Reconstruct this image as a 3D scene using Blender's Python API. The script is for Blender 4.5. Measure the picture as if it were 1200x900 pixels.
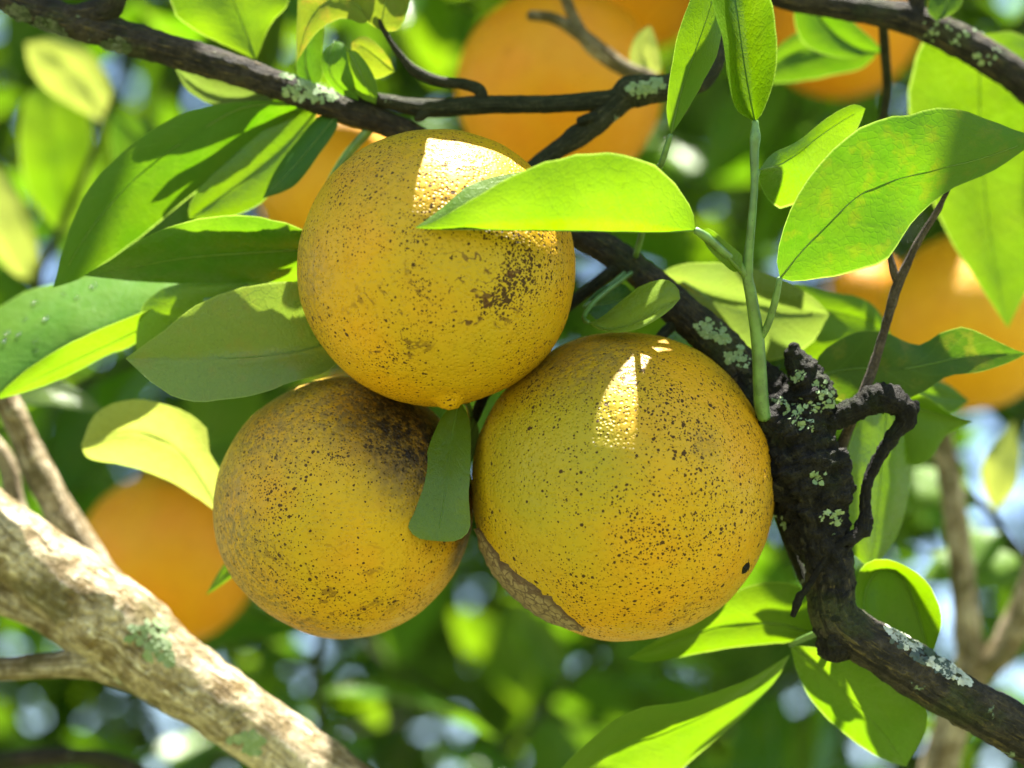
import bpy, bmesh, math, random
from mathutils import Vector, Matrix, noise, Quaternion
from mathutils.bvhtree import BVHTree
R = math.radians
random.seed(7)
for o in list(bpy.data.objects): bpy.data.objects.remove(o)
sc = bpy.context.scene
COL = sc.collection

# ------------------------------------------------------------ camera, sky, sun, exposure
PITCH, HF, D0 = R(18), R(30), 0.543
CAM = Vector((0, 0, 1.55))
FWD = Vector((0, math.cos(PITCH), math.sin(PITCH)))
UP = Vector((0, -math.sin(PITCH), math.cos(PITCH)))
RT = Vector((1, 0, 0))
TN = math.tan(HF / 2)
PX = 2 * TN * D0 / 1200            # metres per photo pixel at the fruit
cd = bpy.data.cameras.new('camera')
cam = bpy.data.objects.new('camera', cd); COL.objects.link(cam)
cam.location = CAM; cam.rotation_euler = (math.pi / 2 + PITCH, 0, 0)
cd.sensor_width = 36; cd.lens = 18 / TN
cd.clip_start = 0.02; cd.clip_end = 2000
cd.dof.use_dof = True; cd.dof.focus_distance = D0 - 60 * PX; cd.dof.aperture_fstop = 6.0
cd.dof.aperture_blades = 0
sc.camera = cam

SUN = (RT * 0.12 + UP * 0.95 + FWD * 0.28).normalized()
w = bpy.data.worlds.new('World'); sc.world = w; w.use_nodes = True
wn = w.node_tree.nodes; wn.clear()
sky = wn.new('ShaderNodeTexSky'); sky.sky_type = 'NISHITA'; sky.sun_disc = False
sky.sun_elevation = math.asin(SUN.z); sky.sun_rotation = math.atan2(SUN.x, SUN.y)
sky.air_density = 1.0; sky.dust_density = 0.6; sky.ozone_density = 1.0
bg = wn.new('ShaderNodeBackground'); bg.inputs['Strength'].default_value = 0.06
wo = wn.new('ShaderNodeOutputWorld')
w.node_tree.links.new(sky.outputs[0], bg.inputs[0]); w.node_tree.links.new(bg.outputs[0], wo.inputs[0])
sd = bpy.data.lights.new('sun', 'SUN'); sd.energy = 5.0; sd.angle = R(0.53); sd.color = (1, 0.95, 0.86)
so = bpy.data.objects.new('sun', sd); COL.objects.link(so)
so.rotation_euler = SUN.to_track_quat('Z', 'Y').to_euler(); so.location = (0, 0, 6)
vs = sc.view_settings; vs.view_transform = 'Standard'; vs.look = 'None'; vs.exposure = 2.95; vs.gamma = 1
vs.use_curve_mapping = False
cy = sc.cycles
cy.use_denoising = True; cy.max_bounces = 8; cy.diffuse_bounces = 5; cy.glossy_bounces = 3
cy.transmission_bounces = 6; cy.transparent_max_bounces = 6; cy.sample_clamp_indirect = 6
cy.caustics_reflective = False; cy.caustics_refractive = False

# ------------------------------------------------------------ helpers
def P(x, y, z=0.0):
    """photo pixel + distance behind the fruit plane (in fruit-plane pixels) -> world point"""
    d = D0 + z * PX
    return CAM + (FWD + RT * ((x - 600) / 600 * TN) + UP * ((450 - y) / 600 * TN)) * d
def Pd(x, y, d): return P(x, y, (d - D0) / PX)
def pxs(z): return PX * (D0 + z * PX) / D0
def proj(p):
    v = p - CAM; d = v.dot(FWD)
    if d < .05: return None
    return 600 + v.dot(RT) / d / TN * 600, 450 - v.dot(UP) / d / TN * 600, d
def cat(pts, n):
    pts = [Vector(p) for p in pts]
    if len(pts) == 2:
        return [pts[0].lerp(pts[1], i / n) for i in range(n + 1)]
    L = [0]
    for a, b in zip(pts, pts[1:]): L.append(L[-1] + max((b - a).length, 1e-9))
    ext = [pts[0] * 2 - pts[1]] + pts + [pts[-1] * 2 - pts[-2]]
    out = []
    for i in range(n + 1):
        s = L[-1] * i / n; k = 0
        while k < len(L) - 2 and s > L[k + 1]: k += 1
        t = (s - L[k]) / (L[k + 1] - L[k]); p0, p1, p2, p3 = ext[k:k + 4]
        out.append(0.5 * ((2 * p1) + (p2 - p0) * t + (2 * p0 - 5 * p1 + 4 * p2 - p3) * t * t + (3 * p1 - p0 - 3 * p2 + p3) * t ** 3))
    return out
def link(name, me, mat, parent=None, origin=None):
    o = bpy.data.objects.new(name, me); COL.objects.link(o)
    if mat is not None and not len(me.materials): me.materials.append(mat)
    if parent is not None:
        o.parent = parent
        root = parent
        o.matrix_parent_inverse = parent_world(parent).inverted()
    return o
def parent_world(o):
    m = Matrix.Translation(o.location) @ o.rotation_euler.to_matrix().to_4x4()
    if o.parent is not None: m = parent_world(o.parent) @ o.matrix_parent_inverse @ m
    return m
def thing(name, label, category, loc, group=None):
    o = bpy.data.objects.new(name, None); COL.objects.link(o); o.empty_display_size = .02
    o.location = loc; o['label'] = label; o['category'] = category
    if group: o['group'] = group
    return o
def mesh(name, vs_, fs, uvs=None, smooth=True):
    me = bpy.data.meshes.new(name); me.from_pydata([tuple(v) for v in vs_], [], fs); me.update()
    if smooth: me.polygons.foreach_set('use_smooth', [True] * len(me.polygons))
    if uvs is not None:
        l = me.uv_layers.new(name='UVMap')
        for li, lp in enumerate(me.loops): l.data[li].uv = uvs[lp.vertex_index]
    return me
def tube_data(pts, rough=0.0, sides=12, step=6.0, seed=0, lump=0.0, world=False, bumpf=260.0):
    """pts (x, y, z, width px); returns verts, faces, uvs of a rounded, uneven stem"""
    if world: P4 = [(p[0], p[1], p[2], p[3]) for p in pts]
    else:
        P4 = []
        for x, y, z, wd in pts:
            q = P(x, y, z); P4.append((q.x, q.y, q.z, wd * .5 * pxs(z)))
    tot = sum((Vector(a[:3]) - Vector(b[:3])).length for a, b in zip(P4, P4[1:]))
    n = max(4, int(tot / (step * PX)))
    C = cat([Vector(p[:3]) for p in P4], n)
    L = [0]
    for a, b in zip(P4, P4[1:]): L.append(L[-1] + (Vector(a[:3]) - Vector(b[:3])).length)
    def rad(s):
        for k in range(len(P4) - 1):
            if s <= L[k + 1] or k == len(P4) - 2:
                t = min(1, max(0, (s - L[k]) / max(L[k + 1] - L[k], 1e-9))); t = t * t * (3 - 2 * t)
                return P4[k][3] * (1 - t) + P4[k + 1][3] * t
    V, F, U = [], [], []
    T0 = (C[1] - C[0]).normalized()
    nrm = T0.orthogonal().normalized()
    sv = Vector((seed * 3.1, seed * 1.7, seed * 5.3))
    rows = []
    for i, c in enumerate(C):
        T = (C[min(i + 1, n)] - C[max(i - 1, 0)]).normalized()
        nrm = (nrm - T * nrm.dot(T)).normalized(); bn = T.cross(nrm)
        rows.append((c, T, nrm.copy(), bn, rad(L[-1] * i / n), L[-1] * i / n))
    c, T, a, b, r, s = rows[0]
    rows.insert(0, (c - T * r * .35, T, a, b, r * .55, s - r * .35))
    c, T, a, b, r, s = rows[-1]
    rows.append((c + T * r * .35, T, a, b, r * .6, s + r * .35))
    for (c, T, a, b, r, s) in rows:
        for j in range(sides):
            an = 2 * math.pi * j / sides
            d = a * math.cos(an) + b * math.sin(an)
            p = c + d * r
            k = 1.0
            if rough: k += rough * (noise.noise(p * bumpf + sv) + .55 * noise.noise(p * bumpf * 2.7 + sv))
            if lump: k += lump * noise.noise(p * 70 + sv)
            V.append(c + d * r * k); U.append((s * 10, j / sides))
    m = len(rows)
    for i in range(m - 1):
        for j in range(sides):
            F.append((i * sides + j, i * sides + (j + 1) % sides, (i + 1) * sides + (j + 1) % sides, (i + 1) * sides + j))
    V.append(rows[0][0] - rows[0][1] * rows[0][4] * .3); U.append((0, 0))
    V.append(rows[-1][0] + rows[-1][1] * rows[-1][4] * .3); U.append((0, 0))
    for j in range(sides):
        F.append((len(V) - 2, (j + 1) % sides, j)); F.append((len(V) - 1, (m - 1) * sides + j, (m - 1) * sides + (j + 1) % sides))
    return V, F, U
def tube(name, pts, mat, parent, **k):
    return link(name, mesh(name, *tube_data(pts, **k)), mat, parent)

# ------------------------------------------------------------ materials
class NT:
    def __init__(s, name):
        s.m = bpy.data.materials.new(name); s.m.use_nodes = True
        s.t = s.m.node_tree; s.t.nodes.clear(); s.out = s.t.nodes.new('ShaderNodeOutputMaterial')
    def n(s, typ, **k):
        nd = s.t.nodes.new('ShaderNode' + typ)
        for a, v in k.items(): setattr(nd, a, v)
        return nd
    def l(s, a, b): s.t.links.new(a, b)
    def put(s, inp, v):
        if hasattr(v, 'is_output'): s.l(v, inp)
        else: inp.default_value = v
    def math(s, op, a, b=0.0, c=None, clamp=False):
        nd = s.n('Math', operation=op, use_clamp=clamp); s.put(nd.inputs[0], a); s.put(nd.inputs[1], b)
        if c is not None: s.put(nd.inputs[2], c)
        return nd.outputs[0]
    def vmath(s, op, a, b=None):
        nd = s.n('VectorMath', operation=op); s.put(nd.inputs[0], a)
        if b is not None: s.put(nd.inputs[1], b)
        return nd.outputs['Value' if op in ('DOT_PRODUCT', 'LENGTH', 'DISTANCE') else 'Vector']
    def mix(s, f, a, b, blend='MIX'):
        nd = s.n('Mix', data_type='RGBA', blend_type=blend); s.put(nd.inputs[0], f)
        s.put(nd.inputs[6], a if hasattr(a, 'is_output') else (*a[:3], 1)); s.put(nd.inputs[7], b if hasattr(b, 'is_output') else (*b[:3], 1))
        return nd.outputs[2]
    def ramp(s, v, lo, hi, a=0.0, b=1.0, smooth=True):
        nd = s.n('MapRange', interpolation_type='SMOOTHSTEP' if smooth else 'LINEAR'); s.put(nd.inputs[0], v)
        nd.inputs[1].default_value = lo; nd.inputs[2].default_value = hi; nd.inputs[3].default_value = a; nd.inputs[4].default_value = b
        return nd.outputs[0]
    def noise(s, vec, scale, detail=3.0, rough=.5, dist=0.0):
        nd = s.n('TexNoise'); s.put(nd.inputs['Vector'], vec); nd.inputs['Scale'].default_value = scale
        nd.inputs['Detail'].default_value = detail; nd.inputs['Roughness'].default_value = rough; nd.inputs['Distortion'].default_value = dist
        return nd.outputs['Fac']
    def voro(s, vec, scale, feature='F1', rnd=1.0):
        nd = s.n('TexVoronoi', feature=feature); s.put(nd.inputs['Vector'], vec); nd.inputs['Scale'].default_value = scale
        nd.inputs['Randomness'].default_value = rnd
        return nd
    def bump(s, h, strength, dist, prev=None):
        nd = s.n('Bump'); s.put(nd.inputs['Height'], h); nd.inputs['Strength'].default_value = strength; nd.inputs['Distance'].default_value = dist
        if prev is not None: s.l(prev, nd.inputs['Normal'])
        return nd.outputs[0]

def leaf_material(name, island=False):
    t = NT(name)
    oi = t.n('ObjectInfo'); geo = t.n('NewGeometry'); tc = t.n('TexCoord')
    uv = t.n('UVMap'); sep = t.n('SeparateXYZ'); t.l(uv.outputs[0], sep.inputs[0])
    u, v = sep.outputs[0], sep.outputs[1]
    av = t.math('ABSOLUTE', t.math('MULTIPLY_ADD', v, 2.0, -1.0))
    rnd = geo.outputs['Random Per Island'] if island else oi.outputs['Random']
    ns = t.noise(geo.outputs['Position'], 60, 3); nf = t.noise(geo.outputs['Position'], 420, 2)
    # side veins
    uu = t.math('ADD', t.math('MULTIPLY', u, 9.0), t.math('MULTIPLY', ns, .9))
    fr = t.math('FRACT', t.math('SUBTRACT', uu, t.math('MULTIPLY', t.math('POWER', av, .8), 1.9)))
    vein = t.ramp(t.math('ABSOLUTE', t.math('SUBTRACT', fr, .5)), .0, .11, 1.0, 0.0)
    vein = t.math('MULTIPLY', vein, t.ramp(av, .55, .98, 1.0, .0))
    rib = t.ramp(av, .0, .05, 1.0, 0.0)
    edge = t.ramp(av, .955, 1.0)
    cu = t.n('CombineXYZ'); t.l(t.math('MULTIPLY', u, 2.4), cu.inputs[0]); t.l(t.math('ADD', v, t.math('MULTIPLY', ns, .03)), cu.inputs[1])
    net = t.ramp(t.voro(cu.outputs[0], 17, 'DISTANCE_TO_EDGE').outputs['Distance'], .0, .14, 1.0, 0.0)
    base = oi.outputs['Color'] if not island else t.mix(rnd, (.024, .080, .009), (.062, .135, .011))
    base = t.mix(t.ramp(ns, .3, .75, 0, .35), base, t.mix(.5, base, (.14, .17, .02)))
    base = t.mix(t.math('MULTIPLY', vein, .15), base, t.mix(.5, base, (.16, .24, .06)))
    base = t.mix(t.math('MULTIPLY', t.ramp(t.noise(geo.outputs['Position'], 900, 1), .68, .74), .25), base, (.03, .04, .01))
    if not island:   # mottling only where the leaf itself is mottled (colour alpha below one)
        mot = t.math('MULTIPLY', t.ramp(t.noise(geo.outputs['Position'], 150, 4, .6), .5, .66), t.math('SUBTRACT', 1.0, oi.outputs['Alpha']))
        base = t.mix(mot, base, (.20, .16, .03))
    back = geo.outputs['Backfacing']
    col = t.mix(t.math('MULTIPLY', back, .35), base, t.mix(.5, base, (.12, .20, .045)))
    bs = t.n('BsdfPrincipled'); t.l(col, bs.inputs['Base Color'])
    t.l(t.math('MULTIPLY_ADD', back, .18, t.ramp(nf, .2, .8, .20, .34)), bs.inputs['Roughness'])
    t.l(t.math('MULTIPLY_ADD', back, -.14, .32), bs.inputs['Specular IOR Level'])
    # light through the blade: yellower and brighter than the reflected colour
    hs = t.n('HueSaturation'); hs.inputs['Hue'].default_value = .488; hs.inputs['Saturation'].default_value = 1.12; hs.inputs['Value'].default_value = 1.36
    t.l(base, hs.inputs['Color'])
    tcol = t.mix(t.math('MULTIPLY', vein, .16), hs.outputs[0], t.mix(.5, hs.outputs[0], (.05, .13, .005)))
    tcol = t.mix(t.math('MULTIPLY', edge, .6), tcol, (.55, .75, .12))
    tcol = t.mix(t.ramp(nf, .3, .7, 0, .16), tcol, (.12, .24, .01))
    tcol = t.mix(t.math('MULTIPLY', net, .16), tcol, t.mix(.5, tcol, (.04, .10, .004)))
    tcol = t.mix(t.ramp(t.noise(geo.outputs['Position'], 28, 3, .6), .35, .7, 0, .3), tcol, t.mix(.5, tcol, (.30, .38, .02)))
    tr = t.n('BsdfTranslucent'); t.l(tcol, tr.inputs[0])
    h = t.math('ADD', t.math('ADD', t.math('MULTIPLY', vein, -.05), t.math('MULTIPLY', net, -.06)), t.math('ADD', t.math('MULTIPLY', ns, 1.2), t.math('MULTIPLY', nf, .25)))
    bp = t.bump(h, .5, .0012); t.l(bp, bs.inputs['Normal']); t.l(bp, tr.inputs['Normal'])
    mx = t.n('MixShader'); mx.inputs[0].default_value = .46
    t.l(bs.outputs[0], mx.inputs[1]); t.l(tr.outputs[0], mx.inputs[2]); t.l(mx.outputs[0], t.out.inputs[0])
    return t.m
M_LEAF = leaf_material('citrus_leaf')
M_FOL = leaf_material('far_leaf', True)

def stem_material(name, col):
    t = NT(name); geo = t.n('NewGeometry')
    n1 = t.noise(geo.outputs['Position'], 300, 3); sp = t.ramp(t.voro(geo.outputs['Position'], 900).outputs['Distance'], .10, .2, 1, 0)
    c = t.mix(t.ramp(n1, .3, .7), col, tuple(x * .6 for x in col)); c = t.mix(t.math('MULTIPLY', sp, .8), c, (.02, .025, .012))
    bs = t.n('BsdfPrincipled'); t.l(c, bs.inputs['Base Color']); bs.inputs['Roughness'].default_value = .42
    t.l(t.bump(n1, .4, .0006), bs.inputs['Normal']); t.l(bs.outputs[0], t.out.inputs[0]); return t.m
M_STEM = stem_material('green_stem', (.085, .17, .035))
def rib_material():
    t = NT('leaf_rib'); a = t.n('BsdfPrincipled'); a.inputs['Base Color'].default_value = (.13, .20, .05, 1); a.inputs['Roughness'].default_value = .45
    b = t.n('BsdfTranslucent'); b.inputs[0].default_value = (.42, .60, .10, 1); m = t.n('MixShader'); m.inputs[0].default_value = .6
    t.l(a.outputs[0], m.inputs[1]); t.l(b.outputs[0], m.inputs[2]); t.l(m.outputs[0], t.out.inputs[0]); return t.m
M_RIB = rib_material()
M_CALYX = stem_material('calyx_green', (.07, .10, .03))

def bark_material(name, dark, mid, streak, lich, lamt, moss=(.045, .065, .015), mossamt=.4, fine=1.0):
    t = NT(name); geo = t.n('NewGeometry'); pos = geo.outputs['Position']
    uv = t.n('UVMap'); mp = t.n('Mapping'); t.l(uv.outputs[0], mp.inputs[0]); mp.inputs['Scale'].default_value = (5 * fine, 13, 1)
    st = t.noise(mp.outputs[0], 2.2, 5, .65, .6)
    n1 = t.noise(pos, 120 * fine, 5, .65); n2 = t.noise(pos, 700 * fine, 3, .6); n3 = t.noise(pos, 45, 4, .6)
    c = t.mix(t.ramp(n1, .35, .65), dark, mid)
    c = t.mix(t.ramp(st, .54, .66, 0, .85), c, streak)
    c = t.mix(t.ramp(st, .34, .46, .85, 0), c, tuple(x * .45 for x in dark))
    c = t.mix(t.math('MULTIPLY', t.ramp(n3, .5, .62), mossamt), c, moss)
    c = t.mix(t.ramp(n2, .3, .75, .55, 0), c, tuple(x * .4 for x in dark))
    ln = t.noise(pos, 75, 5, .7, .3)
    lm = t.ramp(ln, .70 - .22 * lamt, .73 - .22 * lamt)
    lc = t.mix(t.ramp(n2, .35, .65), lich, tuple(x * .55 for x in lich))
    c = t.mix(lm, c, lc)
    bs = t.n('BsdfPrincipled'); t.l(c, bs.inputs['Base Color']); bs.inputs['Roughness'].default_value = .78
    bs.inputs['Specular IOR Level'].default_value = .15
    h = t.math('ADD', t.math('MULTIPLY', st, 1.3), t.math('ADD', n1, t.math('MULTIPLY', n2, 1.0)))
    h = t.math('ADD', h, t.math('MULTIPLY', lm, .5))
    t.l(t.bump(h, 1.0, .0022), bs.inputs['Normal']); t.l(bs.outputs[0], t.out.inputs[0]); return t.m
M_BARK = bark_material('dark_bark', (.022, .019, .015), (.065, .053, .038), (.15, .115, .045), (.22, .28, .17), .25, mossamt=.45)
M_SOOT = bark_material('sooty_bark', (.007, .006, .005), (.024, .021, .017), (.05, .045, .028), (.22, .30, .16), .06, moss=(.03, .045, .012), mossamt=.4, fine=1.4)
M_TWIG = bark_material('twig_bark', (.030, .034, .018), (.06, .06, .034), (.13, .12, .07), (.36, .44, .33), .30, mossamt=.2, fine=1.5)
M_GREY = bark_material('limb_bark', (.16, .11, .044), (.60, .50, .33), (.74, .66, .50), (.50, .54, .38), .14, moss=(.085, .075, .02), mossamt=.75, fine=.7)
M_DRY = bark_material('dry_twig_bark', (.075, .055, .040), (.17, .13, .095), (.24, .19, .13), (.3, .33, .25), .05, mossamt=.1, fine=1.6)
def lichen_material():
    t = NT('lichen'); geo = t.n('NewGeometry'); n = t.noise(geo.outputs['Position'], 900, 3)
    c = t.mix(geo.outputs['Random Per Island'], (.10, .155, .062), (.20, .255, .145)); c = t.mix(t.ramp(n, .4, .7), c, (.14, .2, .08))
    bs = t.n('BsdfPrincipled'); t.l(c, bs.inputs['Base Color']); bs.inputs['Roughness'].default_value = .9
    t.l(t.bump(n, .8, .0006), bs.inputs['Normal']); t.l(bs.outputs[0], t.out.inputs[0]); return t.m
M_LICH = lichen_material()

def camdir(dx, dy):
    """direction on a unit ball as seen by the camera: dx right, dy down (fractions of the radius)"""
    z = math.sqrt(max(0, 1 - dx * dx - dy * dy))
    return (RT * dx - UP * dy - FWD * z).normalized()
def peel_material(name, base, base2, greens=(), speck=.3, heavy=(), dark=(), grey=(), lines=(), gloss=.46, clean=()):
    t = NT(name); tc = t.n('TexCoord'); pos = tc.outputs['Object']; nrm = t.vmath('NORMALIZE', pos)
    warp = t.noise(pos, 55, 4, .6); wv = t.math('MULTIPLY_ADD', warp, .5, -.25)
    def mask(lst):
        acc = None
        for (dx, dy, r0, amt) in lst:      # soft patch of angular radius r0 (radians) with a ragged edge
            d = t.vmath('DOT_PRODUCT', nrm, tuple(camdir(dx, dy)))
            an = t.math('ADD', t.math('ARCCOSINE', d), t.math('MULTIPLY', wv, r0 * 1.6))
            m = t.ramp(an, r0 * .5, r0 * 1.7, amt, 0)
            acc = m if acc is None else t.math('MAXIMUM', acc, m)
        return acc
    n1 = t.noise(pos, 38, 3); n2 = t.noise(pos, 160, 4, .6)
    c = t.mix(t.ramp(n1, .32, .68), base, base2)
    c = t.mix(t.ramp(n2, .45, .8, 0, .35), c, tuple(x * .72 for x in base2))
    if greens: c = t.mix(mask(greens), c, (.225, .198, .007))
    # pores
    vp = t.voro(pos, 800)
    pore = t.ramp(vp.outputs['Distance'], .12, .5, 0.0, 1.0)
    # melanose specks: cells of random size, thinner in clean patches
    warpv = t.n('TexNoise'); t.put(warpv.inputs['Vector'], pos); warpv.inputs['Scale'].default_value = 500
    wp = t.vmath('MULTIPLY_ADD', warpv.outputs['Color']); nd = wp.node
    nd.inputs[1].default_value = (.0011,) * 3; t.l(pos, nd.inputs[2])
    dens = t.math('MULTIPLY', t.ramp(t.noise(pos, 60, 3, .6), .34, .66, .4, 1.0), speck)
    if heavy: dens = t.math('MAXIMUM', dens, mask(heavy))
    if clean: dens = t.math('MULTIPLY', dens, t.math('SUBTRACT', 1.0, mask(clean)))
    sp = None
    for scale, k in ((480, .16), (680, .55), (980, .95), (1400, .95)):
        vv = t.voro(wp, scale); sx = t.n('SeparateColor'); t.l(vv.outputs['Color'], sx.inputs[0])
        pres = t.math('LESS_THAN', sx.outputs[0], t.math('MULTIPLY', dens, k))
        rad = t.math('ADD', t.math('MULTIPLY_ADD', sx.outputs[1], .20, .15), t.math('MULTIPLY', t.math('POWER', dens, 3.0), .15))
        m = t.math('MULTIPLY', t.math('MULTIPLY', t.math('SUBTRACT', rad, vv.outputs['Distance']), 12.0, clamp=True), pres)
        sp = m if sp is None else t.math('MAXIMUM', sp, m)
    c = t.mix(t.math('MULTIPLY', sp, .96), c, (.032, .013, .004))
    if lines:
        nl = t.noise(wp, 75, 3, .55, .8)
        lm = t.math('MULTIPLY', t.ramp(t.math('ABSOLUTE', t.math('SUBTRACT', nl, .5)), .008, .022, 1, 0), mask(lines))
        lm = t.math('MULTIPLY', lm, t.ramp(t.noise(pos, 170, 3), .46, .56))
        c = t.mix(t.math('MULTIPLY', lm, .9), c, (.06, .022, .006))
    if grey:   # russet scuffing on the rind
        gm = t.math('MULTIPLY', mask(grey), t.ramp(t.noise(pos, 520, 4, .7), .38, .62, .15, 1))
        c = t.mix(gm, c, (.15, .10, .030))
    if dark:   # sooty stain, with shade under the upper fruit put into the colour
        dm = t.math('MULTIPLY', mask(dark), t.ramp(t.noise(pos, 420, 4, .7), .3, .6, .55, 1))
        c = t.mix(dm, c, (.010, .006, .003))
    bs = t.n('BsdfPrincipled'); t.l(c, bs.inputs['Base Color'])
    t.l(t.math('MULTIPLY_ADD', sp, .3, t.ramp(n2, .2, .8, gloss - .05, gloss + .12)), bs.inputs['Roughness'])
    bs.inputs['Specular IOR Level'].default_value = .20
    b1 = t.bump(pore, .55, .00045); b2 = t.bump(t.noise(pos, 200, 3), .5, .0012, b1)
    t.l(b2, bs.inputs['Normal']); t.l(bs.outputs[0], t.out.inputs[0]); return t.m

# ------------------------------------------------------------ leaves
G_MID = (.040, .125, .007, 1); G_DEEP = (.016, .074, .007, 1); G_PALE = (.10, .155, .038, 1)
G_BRIGHT = (.075, .165, .008, 1); G_YEL = (.25, .29, .075, 1); G_MOT = (.11, .145, .02, .25); G_DARK = (.018, .058, .007, .75)
def leaf_mesh(mid, left, right, lz=0, rz=0, bulge=.10, N=22, K=5, wave=.03, seed=0):
    def full(e): return [tuple(p) if len(p) == 3 else (p[0], p[1], None) for p in e]
    b, tip = mid[0], mid[-1]
    mid = [tuple(p) for p in mid]
    M = cat([P(*p) for p in mid], N)
    zm = cat([Vector((p[2], 0, 0)) for p in mid], N) if len(mid) > 2 else [Vector((b[2] + (tip[2] - b[2]) * i / N, 0, 0)) for i in range(N + 1)]
    def edge(e, off):
        e = full(e); n = len(e); pts = [P(*b)]
        for k, (x, y, z) in enumerate(e):
            s = (k + 1) / (n + 1)
            if z is None: z = zm[int(s * N)].x + off * min(1, math.sin(math.pi * s) * 1.25)
            pts.append(P(x, y, z))
        return cat(pts + [P(*tip)], N)
    EL, ER = edge(left, lz), edge(right, rz)
    V, U, F = [], [], []
    for i in range(N + 1):
        s = i / N
        for k in range(-K, K + 1):
            v = k / K; E = EL[i] if k < 0 else ER[i]; a = abs(v)
            E = E.lerp(M[i], .035 * (.5 + noise.noise(Vector((s * 19, k / abs(k) if k else 0, seed * 3.7)))))
            p = M[i].lerp(E, a); wd = (E - M[i]).length
            nn = (P(600, 450, -1) - P(600, 450, 0)).normalized()
            p = p + nn * (bulge * wd * (4 * a * (1 - a))) + nn * wd * wave * a * math.sin(s * 17 + seed * 2.1 + (0 if k < 0 else 2.0))
            p = p + nn * wd * .05 * noise.noise(p * 90 + Vector((seed, 0, 0)))
            V.append(p); U.append((s, .5 + .5 * v))
    W = 2 * K + 1
    for i in range(N):
        for k in range(W - 1): F.append((i * W + k, i * W + k + 1, (i + 1) * W + k + 1, (i + 1) * W + k))
    return V, F, U, M
LEAFN = [0]
def leaf(parent, mid, left, right, color=G_MID, lz=0, rz=0, pet=None, flip=False, ribw=2.1, petw=8, **k):
    LEAFN[0] += 1
    V, F, U, M = leaf_mesh(mid, left, right, lz, rz, seed=LEAFN[0], **k)
    if flip: F = [f[::-1] for f in F]
    o = link('leaf', mesh('leaf', V, F, U), M_LEAF, parent); o.color = color
    pts = [(p.x, p.y, p.z, ribw * .5 * PX * (1 - .75 * i / len(M))) for i, p in enumerate(M[:-1])]
    r = link('midrib', mesh('midrib', *tube_data(pts[::2], sides=6, world=True, step=14)), M_RIB, o)
    if pet:
        tube('petiole', [(x, y, z, petw) for x, y, z in pet] + [(*mid[0], petw * .8)], M_STEM, o, sides=8, step=8)
    return o

# ------------------------------------------------------------ ground and off-frame trunk (the setting)
def ground():
    t = NT('lawn'); geo = t.n('NewGeometry'); n = t.noise(geo.outputs['Position'], 3, 5, .7)
    c = t.mix(t.ramp(n, .3, .7), (.09, .13, .035), (.19, .18, .08))
    bs = t.n('BsdfPrincipled'); t.l(c, bs.inputs['Base Color']); bs.inputs['Roughness'].default_value = .95
    t.l(t.bump(t.noise(geo.outputs['Position'], 60, 4), .8, .03), bs.inputs['Normal']); t.l(bs.outputs[0], t.out.inputs[0])
    V, F, n = [], [], 24
    for i in range(n + 1):
        for j in range(n + 1):
            x = (i / n - .5) * 2; y = (j / n - .5) * 2
            x = math.copysign(abs(x) ** 3, x) * 900; y = math.copysign(abs(y) ** 3, y) * 900
            V.append((x, y, .04 * noise.noise(Vector((x, y, 0)) * .3)))
    for i in range(n):
        for j in range(n): F.append((i * (n + 1) + j, (i + 1) * (n + 1) + j, (i + 1) * (n + 1) + j + 1, i * (n + 1) + j + 1))
    o = link('ground', mesh('ground', V, F), t.m); o['kind'] = 'structure'; return o
ground()

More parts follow.
